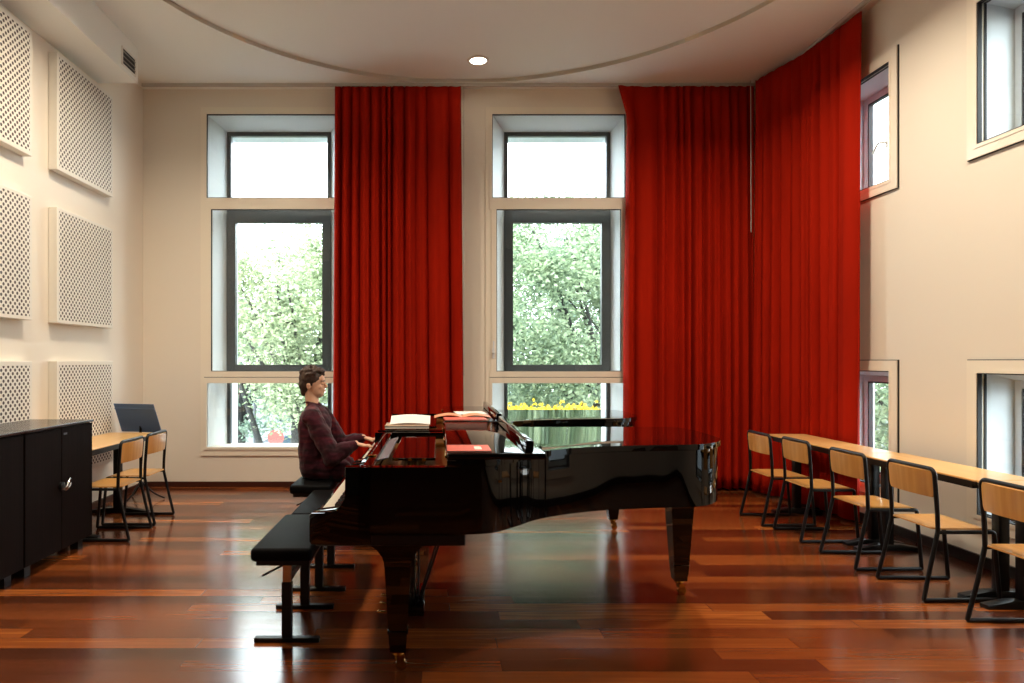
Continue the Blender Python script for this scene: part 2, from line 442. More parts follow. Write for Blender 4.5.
def splay(b, i, o, d0, d1):
    I = [(i[0], d0, i[2]), (i[1], d0, i[2]), (i[1], d0, i[3]), (i[0], d0, i[3])]
    O = [(o[0], d1, o[2]), (o[1], d1, o[2]), (o[1], d1, o[3]), (o[0], d1, o[3])]
    for k in range(4): b.quad(I[k], I[(k + 1) % 4], O[(k + 1) % 4], O[k])

def tall_window(n, A0, A1, O0, O1, handle):
    f = lambda p: Vector((p[0], YB + p[1], p[2]))
    r = thing('window_%d' % n, None, None); struct(r)
    Z0, Z1 = .467, 4.34
    b = MB(f)
    frame_rect(b, A0 - .075, A1 + .075, Z0 - .10, Z1 + .085, .075, -.018, .0)
    b.box(A0 - .03, A1 + .03, -.03, .03, 3.235, 3.366); b.box(A0 - .03, A1 + .03, -.03, .03, 1.213, 1.350)
    b.box(A0 - .01, A0 + .05, -.03, .03, 1.35, 3.235); b.box(A1 - .05, A1 + .01, -.03, .03, 1.35, 3.235)
    b.box(A0 - .03, A1 + .03, -.03, .03, Z0 - .03, Z0); b.box(A0 - .03, A1 + .03, -.03, .03, Z1, Z1 + .03)
    b.box(A0 - .03, A0, -.03, .03, Z0, 1.213); b.box(A1, A1 + .03, -.03, .03, Z0, 1.213)
    b.box(A0 - .03, A0, -.03, .03, 3.366, Z1); b.box(A1, A1 + .03, -.03, .03, 3.366, Z1)
    b.build('window_frame', M['frame'], r)
    b = MB(f)   # black strips standing in for the shadow gaps round the sashes
    g = .006
    b.box(A0 - .03, A1 + .03, -.0315, -.029, 1.278, 1.284)
    frame_rect(b, A0, A1, 3.366, Z1, g, -.031, .0); frame_rect(b, A0 + .05, A1 - .05, 1.35, 3.235, g, -.031, .0)
    b.build('shadow_gap', M['black_gap'], r)
    for z0, z1, e in ((3.366, Z1, 0), (1.35, 3.235, .05), (Z0, 1.213, 0)):
        MB(f).quad((A0 + e, .012, z0), (A1 - e, .012, z0), (A1 - e, .012, z1), (A0 + e, .012, z1)).build('pane', M['glass'], r)
    b = MB(f); splay(b, (A0, A1, Z0, Z1), (O0, O1, .42, 4.247), .0, .32); b.build('reveal', M['liner'], r)
    b = MB(f)
    b.box(O0, O1, .30, .38, 3.25, 3.345); b.box(O0, O1, .30, .38, 1.235, 1.32)
    frame_rect(b, O0, O1, .42, 1.24, .04, .31, .37); frame_rect(b, O0, O1, 3.34, 4.247, .045, .31, .37)
    frame_rect(b, O0, O1, 1.32, 3.25, .105, .29, .37)
    b.build('outer_frame', M['dark_frame'], r)
    for z0, z1, e in ((3.345, 4.21, .04), (1.42, 3.15, .1), (.455, 1.235, .035)):
        MB(f).quad((O0 + e, .345, z0), (O1 - e, .345, z0), (O1 - e, .345, z1), (O0 + e, .345, z1)).build('outer_pane', M['glass'], r)
    b = MB(f); splay(b, (O0 + .035, O1 - .035, .45, 4.215), (O0 + .035, O1 - .035, .42, 4.215), .37, .62)
    b.build('outer_reveal', M['white_pvc'], r)
    if handle:
        b = MB(f); x = A0 + .012
        b.box(x - .014, x + .014, -.042, -.03, 1.50, 1.62, .004); b.tube([(x, -.04, 1.56), (x, -.075, 1.56), (x, -.075, 1.70)], .009)
        b.build('handle', M['white_pvc'], r, smooth=True)
    return r
tall_window(1, *BW[0][:2], -2.546, -1.285, False)
tall_window(2, *BW[1][:2], 0.816, 2.10, True)

def side_window(n, A0, A1, Z0, Z1, handle):
    f = lambda p: Vector((XR + p[1], p[0], p[2]))
    r = thing('window_%d' % n, None, None); struct(r)
    b = MB(f); frame_rect(b, A0 - .085, A1 + .085, Z0 - .085, Z1 + .085, .085, -.022, .0); frame_rect(b, A0 - .02, A1 + .02, Z0 - .02, Z1 + .02, .026, -.026, .03)
    b.build('window_frame', M['frame'], r)
    b = MB(f); frame_rect(b, A0 - .091, A1 + .091, Z0 - .091, Z1 + .091, .007, -.012, .0); frame_rect(b, A0 + .006, A1 - .006, Z0 + .006, Z1 - .006, .008, -.02, .01)
    frame_rect(b, A0 + .008, A1 - .008, Z0 + .008, Z1 - .008, .006, .03, .045)
    b.build('shadow_gap', M['black_gap'], r)  # black strips, the outermost drawn for the shadow line along the frame
    MB(f).quad((A0, .012, Z0), (A1, .012, Z0), (A1, .012, Z1), (A0, .012, Z1)).build('pane', M['glass'], r)
    b = MB(f); splay(b, (A0, A1, Z0, Z1), (A0, A1 - .02, Z0 - .0, Z1 - .07), .0, .30); b.build('reveal', M['liner'], r)
    b = MB(f); frame_rect(b, A0, A1 - .02, Z0, Z1 - .06, .055, .24, .31); b.build('outer_frame', M['white_pvc'], r)
    b = MB(f); frame_rect(b, A0 + .055, A1 - .075, Z0 + .055, Z1 - .115, .014, .245, .285); b.build('outer_gasket', M['black_gap'], r)
    MB(f).quad((A0 + .05, .27, Z0 + .05), (A1 - .07, .27, Z0 + .05), (A1 - .07, .27, Z1 - .11), (A0 + .05, .27, Z1 - .11)).build('outer_pane', M['glass'], r)
    if handle:
        b = MB(f); y = A0 + .02; zc = Z0 + .33
        b.box(y - .012, y + .012, -.035, -.025, zc - .05, zc + .05, .004); b.tube(fillet([(y, -.03, zc), (y, -.07, zc), (y + .05, -.075, zc + .01), (y + .12, -.07, zc - .06)], .02), .009)
        b.build('handle', M['white_pvc'], r, smooth=True)
for i, h in enumerate(RW): side_window(3 + i, *h, i == 1)

# ------------------------------------------------------------------ ceiling lamp
d = thing('ceiling_downlight', 'round glowing downlight set in the round ceiling recess', 'ceiling light', (0.44, 7.10, ZC + .042))
MB().lathe([(.088, -.012), (.112, -.012), (.118, 0), (.088, 0)], n=32, caps=False).build('trim_ring', M['white'], d, True)
MB().lathe([(.02, -.006), (.088, -.006), (.088, -.001), (.02, -.001)], n=32).build('diffuser', M['lamp'], d)

# ------------------------------------------------------------------ curtain rail and curtains
b = MB(); b.box(-3.37, 3.66, 7.585, 7.615, ZC - .032, ZC - .001); b.box(3.745, 3.775, 2.0, 7.55, ZC - .035, ZC - .001)
b.tube(fillet([(3.66, 7.60, ZC - .028), (3.76, 7.60, ZC - .028), (3.76, 7.55, ZC - .028)], .05), .016)
r = b.build('curtain_rail', M['rail']); tag(r, 'slim grey curtain rail running round the ceiling edge', 'curtain rail')

def curtain(name, label, path, amp, wl, seed, shape=None, z1=ZC - .05, z0=.03, cut=None):
    rnd = random.Random(seed)
    P = [Vector(p) for p in path]
    seg = [(P[i + 1] - P[i]).length for i in range(len(P) - 1)]; Ltot = sum(seg)
    def at(s):
        for i, l in enumerate(seg):
            if s <= l or i == len(seg) - 1:
                t = (P[i + 1] - P[i]).normalized(); return P[i] + t * s, Vector((t.y, -t.x))
            s -= l
    # fold break points
    brk = [0.0]
    while brk[-1] < Ltot:
        brk.append(brk[-1] + wl(brk[-1] / Ltot) * rnd.uniform(.5, 1.6))
    am = [amp * rnd.uniform(.5, 1.25) for _ in brk]; dr = [rnd.uniform(-.012, .012) for _ in brk]; ph = [rnd.uniform(0, 6.28) for _ in brk]
    NS, NZ = int(Ltot / .011), 30
    bm = bmesh.new(); grid = []
    for j in range(NZ + 1):
        t = j / NZ; z = z1 + (z0 - z1) * t; row = []
        for i in range(NS + 1):
            s = Ltot * i / NS
            k = max(q for q in range(len(brk) - 1) if brk[q] <= s + 1e-9)
            u = (s - brk[k]) / (brk[k + 1] - brk[k])
            a = am[k] + (am[k + 1] - am[k]) * u
            wob = .75 + .25 * math.sin(ph[k] + t * 3.0)
            off = a * (2 * abs(math.sin(PI * u)) ** .75 - 1) * (.6 + .4 * min(1, t * 6)) * wob
            off += .16 * a * math.sin(PI * u) * math.sin(4 * PI * u + ph[k]) * min(1, t * 3)
            p, n = at(s)
            tang = Vector((-n.y, n.x))
            sd = (dr[k] + (dr[k + 1] - dr[k]) * u) * t
            edge = min(1, s / .06, (Ltot - s) / .06)
            q = p + n * off + tang * sd * max(0, edge)
            if shape: q = shape(q, s / Ltot, t)
            ztop = z + (0 if j else .012 * math.cos(2 * PI * u))
            row.append(bm.verts.new((q.x, q.y, ztop)))
        grid.append(row)
    for j in range(NZ):
        for i in range(NS): bm.faces.new((grid[j][i], grid[j][i + 1], grid[j + 1][i + 1], grid[j + 1][i]))
    me = bpy.data.meshes.new(name); bm.to_mesh(me); bm.free(); me.materials.append(M['curtain'])
    for p in me.polygons: p.use_smooth = True
    o = bpy.data.objects.new(name, me); COL.objects.link(o)
    md = o.modifiers.new('thick', 'SOLIDIFY'); md.thickness = .004
    tag(o, label, 'curtain', 'floor-length red curtains')
    return o

def sh1(q, s, t):
    return q + Vector((-.025 * t * (1 - s) + .035 * t * s, 0))
c1 = curtain('curtain', 'red curtain hanging between the two tall windows behind the pianist', [(-1.17, 7.58), (.27, 7.57)], .088, lambda s: .105 if s < .55 else .16, 3, sh1)
def sh2(q, s, t):
    k = max(0, 1 - s / .10)
    x = .055 * min(1, t / .10) * k if t < .10 else (.055 - .03 * min(1, (t - .1) / .5)) * k
    return q + Vector((x + (-.10 * max(0, .06 - t) / .06) * k * .6, -.04 * k * max(0, 1 - t * 6)))
c2 = curtain('curtain', 'red curtain on the back wall to the right of the second tall window', [(2.12, 7.57), (3.585, 7.56)], .088, lambda s: .17 if s < .3 else .10, 8, sh2)
curtain('curtain', 'red curtain along the side wall, behind the far end of the row of tables', [(3.55, 7.425), (3.72, 6.80), (3.765, 6.45), (3.79, 5.915)], .052, lambda s: .095 if s < .72 else .2, 5,
        lambda q, s, t: q + Vector((-.02 * t, 0)))

for c_, x_, y_, zb_ in ((c1, .305, 7.56, 1.3), (c2, 3.49, 7.40, 2.9)):
    MB().tube([(x_, y_, ZC - .05), (x_, y_ - .01, zb_)], .0045, 8).build('draw_rod', M['rail'], c_, True)

# ------------------------------------------------------------------ perforated wall panels
PZ = [(3.16, 4.20), (1.807, 2.83), (.43, 1.47)]
words = {0: 'topmost', 1: 'middle', 2: 'lowest'}
for ci, (y0, y1) in enumerate(((4.49, 5.50), (5.86, 6.87))):
    for ri, (z0, z1) in enumerate(PZ):
        o = MB().box(-.04, .04, -(y1 - y0) / 2, (y1 - y0) / 2, -(z1 - z0) / 2, (z1 - z0) / 2, .004, 1).build('acoustic_panel', M['perf'])
        o.location = (XL + .043, (y0 + y1) / 2, (z0 + z1) / 2)
        lab = 'white perforated square panel, %s in the left wall column %s' % (words[ri], 'nearer the back corner' if ci else 'cut by the frame')
        tag(o, lab, 'wall panel', 'perforated panels on the left wall')

# ------------------------------------------------------------------ cabinets
def cabinet(y0, y1, label):
    w = y1 - y0
    c = thing('low_cabinet', label, 'cabinet', (-3.0, (y0 + y1) / 2, 0), 0, 'black cabinets along the left wall')
    h = w / 2
    MB().box(-.24, .225, -h + .004, h - .004, .08, .985).build('carcass', M['cab'], c)
    MB().box(-.25, .252, -h + .001, h - .001, .985, 1.004, .003, 1).build('top', M['cabtop'], c)
    for s in (-1, 1):
        a, e = (-h + .006, -.003) if s < 0 else (.003, h - .006)
        d = MB().box(.226, .245, a, e, .085, .978, .002, 1).build('door', M['cab'], c)
        if s > 0:
            b = MB(); b.box(.245, .249, -.035 + .06, .035 + .03, .925, .94)
            b.build('name_plate', M['greybar'], d)
    for y in (-h + .10, h - .10):
        for x in (-.2, .17):
            MB().box(x - .03, x + .03, y - .035, y + .035, 0, .08).build('foot', M['blackmetal'], c)
    k = MB(); k.lathe([(.03, .245), (.03, .262), (.02, .268), (.004, .268)], (0, -.012, .555), 16, 'x')
    k.build('lock', M['blackmetal'], c, True)
    k = MB(); k.tube(fillet([(.262, -.02, .535), (.285, -.01, .545), (.285, .035, .60), (.268, .05, .605)], .01), .009); k.tube(fillet([(.266, .005, .52), (.29, .015, .54), (.286, .045, .565)], .01), .007)
    k.build('lock_handle', M['steel'], c, True)
    return c
cabinet(4.445, 5.32, 'black wood cabinet with two doors, the one next to the wooden table')
cabinet(3.56, 4.437, 'black wood cabinet at the left picture edge, cut off by the frame')

# ------------------------------------------------------------------ tables
def table(name, label, cx, y0, y1, width, legs, group, h=.74):
    cy = (y0 + y1) / 2; hl = (y1 - y0) / 2 - .002
    t = thing(name, label, 'table', (cx, cy, 0), 0, group)
    MB().box(-width / 2, width / 2, -hl, hl, h - .012, h, .003, 1).build('table_top', M['tabletop'], t)
    b = MB(); b.box(-width / 2 + .002, width / 2 - .002, -hl + .002, hl - .002, h - .03, h - .012)
    for s in (-1, 1): b.box(s * (width / 2 - .05) - .02, s * (width / 2 - .05) + .02, -hl + .06, hl - .06, h - .062, h - .03)
    b.build('table_frame', M['blackmetal'], t)
    for ly in legs:
        g = MB(); g.box(-.035, .035, ly - cy - .03, ly - cy + .03, .04, h - .03, .008, 2)
        leg = g.build('leg', M['blackmetal'], t, True)
        g = MB(); w = width * .61
        g.prism([(-w, .0), (w, .0), (w, .022), (.09, .05), (-.09, .05), (-w, .022)], ly - cy - .035, ly - cy + .035, 'y', .006, 2)
        g.build('base_foot', M['blackmetal'], leg, True)
    return t
GT = 'wooden tables in a row along the right wall'
table('narrow_table', 'narrow wooden table at the far end of the right row, against the red curtain', 3.4875, 5.285, 6.66, .375, (5.315, 6.45), GT)
table('narrow_table', 'narrow wooden table in the middle of the right row, below the side windows', 3.50, 4.075, 5.28, .40, (4.13, 5.17), GT)
table('narrow_table', 'narrow wooden table at the near end of the right row, cut by the frame', 3.50, 2.87, 4.07, .40, (2.98, 3.96), GT)
table('side_table', 'wooden table against the left wall between the black cabinet and back corner', -3.095, 5.40, 6.79, .49, (5.50, 6.45), None)

# ------------------------------------------------------------------ school chairs
def chair_proto():
    c = thing('school_chair', '', 'chair')
    R = .0128; w = .205
    b = MB()
    top = [(.093, -w, .425), (.090, -w, .55), (.072, -w, .785), (.070, -w + .02, .808), (.070, w - .02, .808), (.072, w, .785), (.090, w, .55), (.093, w, .425)]
    b.tube(fillet(top, .06, 6), R)
    b.build('back_frame', M['blackmetal'], c, True, 80)
    for s in (-1, 1):
        y = s * w
        MB().tube([(0, s * (w + .008), .012), (.05, y, .23), (.093, y, .43)], R).build('leg', M['blackmetal'], c, True, 80)
        MB().tube(fillet([(.47, y, .012), (.445, y, .30), (.435, y, .425), (.40, y, .425)], .04), R).build('leg', M['blackmetal'], c, True, 80)
        MB().tube([(0, s * (w + .008), .013), (.47, y, .013)], R).build('floor_runner', M['blackmetal'], c, True, 80)
        MB().tube([(.09, y, .424), (.41, y, .424)], R * .9).build('seat_rail', M['blackmetal'], c, True, 80)
    # seat: slightly dished plywood with rounded corners
    def sheet(name, mat, fn, nu, nv, th, par):
        bm = bmesh.new(); G = [[bm.verts.new(fn(i / nu, j / nv)) for i in range(nu + 1)] for j in range(nv + 1)]
        for j in range(nv):
            for i in range(nu): bm.faces.new((G[j][i], G[j][i + 1], G[j + 1][i + 1], G[j + 1][i]))
        bmesh.ops.recalc_face_normals(bm, faces=bm.faces)
        bmesh.ops.solidify(bm, geom=bm.faces[:], thickness=th)
        me = bpy.data.meshes.new(name); bm.to_mesh(me); bm.free(); me.materials.append(mat)
        for p in me.polygons: p.use_smooth = True
        try: me.set_sharp_from_angle(angle=math.radians(50))
        except Exception: pass
        o = bpy.data.objects.new(name, me); COL.objects.link(o); o.parent = par; return o
    def seat(u, v):
        x = .075 + .385 * u; hw = .195
        k = max(0, (abs(u - .5) - .36) / .14); hw *= 1 - .14 * k * k
        y = (v * 2 - 1) * hw
        z = .446 - .010 * math.sin(PI * v) * math.sin(PI * min(1, u * 1.1)) - (.022 * max(0, (u - .8) / .2) ** 2)
        return (x, y, z)
    sheet('seat', M['ply'], seat, 16, 14, .009, c)
    def back(u, v):
        z = .635 + .16 * v; y = (u * 2 - 1) * .194
        k = max(0, (abs(v - .5) - .3) / .2); y *= 1 - .05 * k * k
        x = .092 - (z - .55) * .08 - .002 - .022 * (1 - (u * 2 - 1) ** 2)
        return (x, y, z)
    sheet('backrest', M['ply2'], back, 14, 8, .009, c)
    return c
proto = chair_proto()
GR, GL = 'school chairs along the right tables', 'school chairs at the left table'
spots = [(2.885, 6.11, 0, GR, 'black tube school chair, farthest of the right row beside the red curtain'),
         (2.935, 5.58, 0, GR, 'black tube school chair on the right, second from the far curtain end'),
         (2.93, 4.87, 0, GR, 'black tube school chair in the middle of the right row of five'),
         (2.965, 4.265, 0, GR, 'black tube school chair on the right, whole and second nearest the viewer'),
         (2.985, 3.53, 0, GR, 'black tube school chair cut by the right picture edge, nearest the viewer'),
         (-2.505, 5.62, PI, GL, 'school chair at the left table, next to the black cabinet'),
         (-2.515, 6.14, PI, GL, 'school chair at the left table, nearer the back wall and blue music stand')]
for i, (x, y, rz, g, lab) in enumerate(spots):
    o = proto if i == 0 else dup(proto, (0, 0, 0))
    o.location = (x, y, 0); o.rotation_euler = (0, 0, rz); o['label'] = lab; o['group'] = g

# ------------------------------------------------------------------ music stand
m = thing('music_stand', 'blue grey steel music stand with tilted desk behind the left table', 'music stand', (-3.127, 7.045, 0), -.26)
def tilt(p): # local desk coords (a across, h up the slope, d thickness) -> stand space
    return Vector((p[0], -p[1] * .39 + p[2] * .92, .72 + p[1] * .92 + p[2] * .39))
b = MB(tilt); b.prism([(-.25, .0), (.25, .0), (.245, .33), (-.245, .33)], -.004, .004, 'z', .002, 1); b.build('desk', M['stand'], m)
b = MB(tilt); b.box(-.25, .25, .0, .006, -.004, .05); b.build('desk_lip', M['stand'], m); MB(tilt).box(-.243, .243, .27, .282, -.012, -.003).build('desk_rib', M['stand'], m)
MB().tube([(0, -.02, .14), (0, -.02, .80)], .013).build('pole', M['blackmetal'], m, True)
for k in range(3):
    a = 2 * PI * k / 3 + .5
    MB().tube(fillet([(0, -.02, .20), (.14 * math.cos(a), -.02 + .14 * math.sin(a), .06), (.24 * math.cos(a), -.02 + .24 * math.sin(a), .012)], .06), .009).build('leg', M['blackmetal'], m, True)

# ------------------------------------------------------------------ grand pianos (local frame: x along the strings, y across, treble side at -y)
def offset(poly, d):
    n = len(poly); out = []
    for i in range(n):
        p0, p1, p2 = Vector(poly[i - 1]), Vector(poly[i]), Vector(poly[(i + 1) % n])
        e1 = (p1 - p0).normalized(); e2 = (p2 - p1).normalized()
        n1, n2 = Vector((e1.y, -e1.x)), Vector((e2.y, -e2.x)); nn = (n1 + n2)
        nn = nn.normalized() if nn.length > 1e-6 else n1
        k = 1 / max(.5, nn.dot(n1)); out.append(tuple(p1 + nn * d * k))
    return out

def catmull(pts, n=6):
    P = [Vector(p) for p in pts]; out = []
    for i in range(len(P) - 1):
        p0, p1, p2, p3 = P[max(0, i - 1)], P[i], P[i + 1], P[min(len(P) - 1, i + 2)]
        for k in range(n):
            t = k / n
            out.append(.5 * ((2 * p1) + (p2 - p0) * t + (2 * p0 - 5 * p1 + 4 * p2 - p3) * t * t + (3 * p1 - p0 - 3 * p2 + p3) * t ** 3))
    out.append(P[-1]); return [tuple(q) for q in out]

def make_piano(label):
    r = thing('grand_piano', label, 'piano', (0, 0, 0), 0, 'black grand pianos')
    W = .757
    curve = catmull([(.02, -W), (.14, -.752), (.26, -.72), (.38, -.60), (.50, -.465), (.66, -.355), (.85, -.272), (1.05, -.225), (1.24, -.195), (1.38, -.178), (1.49, -.13), (1.58, -.03), (1.635, .10), (1.655, .28), (1.657, .50)], 5)
    outline = curve + [(1.652, .66), (1.63, .73), (1.57, W), (.0, W)]      # counter-clockwise from hinge treble
    full = [(-.36, -W)] + outline[:-1] + [(-.36, W)]
    zb, zt = .677, .985
    b = MB(); inner = offset(full, -.055)
    b.ring(full, inner, zb, zt); b.build('rim', M['piano'], r, True, 30)
    MB().prism(offset(full, -.03), .70, .725).build('soundboard', M['piano_satin'], r)
    # arms that step down to the key blocks
    side = [(-.30, .985), (-.42, .985)] + [tuple(q)[:2] for q in bez((-.42, .86, 0), (-.422, .80, 0), (-.475, .776, 0), 6)] + [(-.572, .776), (-.583, .765), (-.583, .645), (-.573, .632), (-.30, .632)]
    for s in (-1, 1):
        y0, y1 = (s * W, s * (W - .055)); b = MB(); b.prism(side, min(y0, y1), max(y0, y1), 'y', .004, 2); b.build('arm', M['piano'], r, True, 30)
        kb = [(-.40, .79), (-.565, .768), (-.572, .68), (-.40, .68)]
        y0, y1 = s * (W - .056), s * (W - .135); MB().prism(kb, min(y0, y1), max(y0, y1), 'y', .003, 2).build('key_block', M['piano'], r, True, 30)
    MB().box(-.555, .13, -W + .002, W - .002, .625, .677, .004, 1).build('key_bed', M['piano_satin'], r)
    MB().box(-.582, -.556, -W + .06, W - .06, .632, .742, .004, 1).build('key_slip', M['piano'], r)
    kw = 1.23 / 52; b = MB()
    for k in range(52):
        y = -.615 + k * kw; b.box(-.548, -.39, y + .0006, y + kw - .0006, .728, .766, .0015, 1)
    kb = b.build('keyboard', M['ivory'], r)
    b = MB()
    for k in range(52):
        if k % 7 in (0, 2, 3, 5, 6) and k < 51:
            y = .615 - (k + 1) * kw; b.box(-.495, -.39, y - .0055, y + .0055, .762, .778, .0015, 1)
    b.build('black_keys', M['ebony'], kb)
    MB().box(-.39, -.384, -.62, .62, .766, .772).build('felt_strip', M['redfelt'], kb)
    fb = MB().prism([(-.385, .772), (-.372, .772), (-.335, .975), (-.345, .988), (-.362, .985)], -.69, .69, 'y', .003, 2).build('fallboard', M['piano'], r, True, 30)
    MB().lathe([(.004, .0), (.022, .0), (.022, .005), (.004, .006)], (-.333, -.39, .986), 18).build('lock_plate', M['brass'], fb, True)
    MB().box(-.343, -.30, -.70, .70, .955, .972, .003, 1).build('front_ledge', M['piano'], r)
    b = MB(); b.box(-.30, .30, -.70, .70, .905, .915)
    b.box(-.19, .05, -.70, -.52, .915, .945, .01, 2); b.box(-.12, .05, .48, .70, .915, .945, .01, 2)
    pl = b.build('iron_plate', M['gold'], r)
    b = MB()
    for i in range(46):
        for j in range(4):
            y = -.60 + i * .026; x = -.16 + j * .028 + (i % 2) * .01
            b.lathe([(.0035, .915), (.0035, .955)], (x, y, 0), 6)
    tp = b.build('tuning_pin', M['steel'], pl); tp['kind'] = 'stuff'
    # music desk folded flat
    b = MB(); b.box(-.225, -.008, -.47, .46, .972, .986, .004, 2); md = b.build('music_desk', M['piano'], r)
    MB().prism([(-.305, .972), (-.245, .988), (-.243, .982), (-.303, .966)], -.46, .43, 'y').build('desk_ledge', M['greybar'], md)
    for k in range(3): MB().box(-.215 + k * .07, -.195 + k * .07, -.478, -.468, .972, .984).build('desk_clip', M['brass'], md)
    # lid
    lid = [(.045, -W - .012)] + [p for p in offset(full, .016) if p[0] > .06] + [(.045, W + .012)]
    MB().prism(lid, .989, 1.019, 'z', .008, 3).build('lid', M['piano'], r, True, 30)
    fl = MB().box(.047, .50, -W - .012, W + .012, 1.021, 1.050, .007, 3).build('lid_front_flap', M['piano'], r, True, 30)
    MB().box(.415, .452, -W + .07, W - .06, 1.050, 1.098, .005, 2).build('flap_lip', M['piano'], fl, True, 30)
    for y in (-.60, 0, .60): MB().tube([(.046, y - .08, 1.022), (.046, y + .08, 1.022)], .009).build('lid_hinge', M['brass'], r, True)
    b = MB(); b.lathe([(.008, 1.019), (.008, 1.03), (.004, 1.032)], (.535, -.35, 0), 10); b.build('rubber_stop', M['blackmetal'], r, True)
    # legs with corbels and castors
    def leg(x, y, ztop, corbel):
        b = MB()
        if corbel:
            prof = [(-.185, ztop)] + [tuple(q)[:2] for q in bez((-.17, ztop - .012, 0), (-.07, ztop - .015, 0), (-.062, ztop - .13, 0), 8)]
            prof = prof + [(-q[0], q[1]) for q in prof[::-1]]
            b.prism([(x + p[0], p[1]) for p in prof], y - .055, y + .055, 'y', .006, 2)
            b.taper((x, y, ztop - .12), (.0615, .055), (x, y, .135), (.041, .041))
        else:
            b.box(x - .088, x + .088, y - .085, y + .085, ztop - .03, ztop, .006, 2)
            b.taper((x, y, ztop - .025), (.076, .074), (x, y, .135), (.043, .043))
        b.box(x - .049, x + .049, y - .049, y + .049, .185, .20, .004, 2)
        b.taper((x, y, .186), (.043, .043), (x, y, .095), (.038, .038))
        o = b.build('leg', M['piano'], r, True, 30)
        c = MB(); c.lathe([(.028, .097), (.03, .08), (.018, .07), (.018, .055)], (x, y, 0), 16)
        c.box(x - .006, x + .03, y - .024, y - .018, .025, .07); c.box(x - .006, x + .03, y + .018, y + .024, .025, .07)
        c.lathe([(.012, -.018), (.026, -.016), (.026, .016), (.012, .018)], (x + .014, y, .0265), 18, 'y')
        c.build('castor', M['brass'], o, True)
    leg(-.185, -.62, .63, True); leg(-.185, .62, .63, True); leg(1.525, .40, .70, False)
    # pedal lyre
    b = MB()
    for s in (-1, 1): b.tube([(-.14, s * .085, .63), (-.14, s * .085, .13)], .017)
    b.box(-.20, -.08, -.16, .16, .60, .63, .004, 1)
    ly = b.build('lyre', M['piano'], r, True, 30)
    MB().box(-.20, -.07, -.19, .19, .085, .145, .008, 2).build('pedal_box', M['piano'], ly, True, 30)
    for k in (-1, 0, 1):
        MB().prism([(-.19, -.011), (-.25, -.012), (-.30, -.02), (-.325, -.014), (-.33, 0), (-.325, .014), (-.30, .02), (-.25, .012), (-.19, .011)], .088, .098, 'z', .003, 2).build('pedal', M['brass'], ly, True).location = (0, k * .13, 0)
    b = MB()
    for s in (-1, 1): b.tube([(-.09, s * .06, .14), (.07, s * .10, .63)], .006)
    b.tube([(-.105, .03, .14), (-.105, .03, .62)], .005); b.tube([(-.105, -.03, .14), (-.105, -.03, .62)], .005)
    b.build('lyre_brace', M['blackmetal'], ly, True)
    return r
P1Y, P2Y = 3.79, 5.40
p1 = make_piano('glossy black grand piano in front, keyboard at left with its lid closed')
p1.location = (0, P1Y, 0)
p2 = dup(p1, (0.005, P2Y, 0), 0, 'second black grand piano behind the front one, played by the seated man')

# ------------------------------------------------------------------ piano benches
def make_bench():
    r = thing('piano_bench', '', 'bench', (0, 0, 0), 0, 'adjustable black piano benches')
    b = MB(); b.box(-.155, .155, -.385, .385, .458, .528, .022, 4); b.build('cushion', M['felt'], r, True, 60)
    MB().box(-.135, .135, -.34, .34, .43, .459).build('cushion_board', M['blackmetal'], r)
    for s in (-1, 1):
        y = s * .235
        l = MB().box(-.026, .026, y - .018, y + .018, .024, .315, .003, 1).build('leg', M['blackmetal'], r)
        MB().box(-.17, .17, y - .02, y + .02, 0, .025, .004, 1).build('foot_bar', M['blackmetal'], l)
        MB().box(-.021, .021, y - .013, y + .013, .31, .432).build('inner_tube', M['steel' if s < 0 else 'blackmetal'], l)
    MB().box(-.02, .02, -.22, .22, .315, .35).build('crossbar', M['blackmetal'], r)
    MB().tube([(-.01, -.20, .40), (-.13, -.24, .345)], .006).build('lever', M['blackmetal'], r, True)
    return r
b1 = make_bench(); b1.location = (-.785, 3.72, 0); b1['label'] = 'wide black piano bench in front, nearest the viewer at the front keyboard'
dup(b1, (-.755, 4.495, 0), 0, 'black piano bench between the nearest bench and the seated man')
b3 = dup(b1, (-.965, 5.42, 0), 0, 'black piano bench that the man is sitting on')

# ------------------------------------------------------------------ papers and books
def book(name, label, cat, loc, sx, sy, th, cover, rz=0.0, pages=True, group=None):
    r = thing(name, label, cat, loc, rz, group)
    if pages:
        MB().box(-sx / 2 + .003, sx / 2 - .003, -sy / 2 + .003, sy / 2 - .003, .0015, th - .0015).build('pages', M['paper'], r)
        b = MB(); b.box(-sx / 2, sx / 2, -sy / 2, sy / 2, th - .0015, th); b.box(-sx / 2, sx / 2, -sy / 2, sy / 2, 0, .0015); b.box(-sx / 2, -sx / 2 + .002, -sy / 2, sy / 2, 0, th)
        b.build('cover', cover, r)
    else:
        MB().box(-sx / 2, sx / 2, -sy / 2, sy / 2, 0, th, .001, 1).build('cover', cover, r)
    return r
zf = 1.0505
book('music_book', 'salmon pink music booklet lying on the folded lid of the front piano', 'book', (.148, 3.155, zf), .205, .22, .008, M['salmon'])
pb = [o for o in COL.objects if o.name.startswith('music_book')][0]
MB().box(.028, .062, -.06, .05, .008, .0084).build('cover_print', M['paper'], pb)
book('music_book', 'pink music booklet lying under the peach score on the rear piano lid', 'book', (.20, 4.78, zf), .30, .22, .008, M['salmon'], .05)
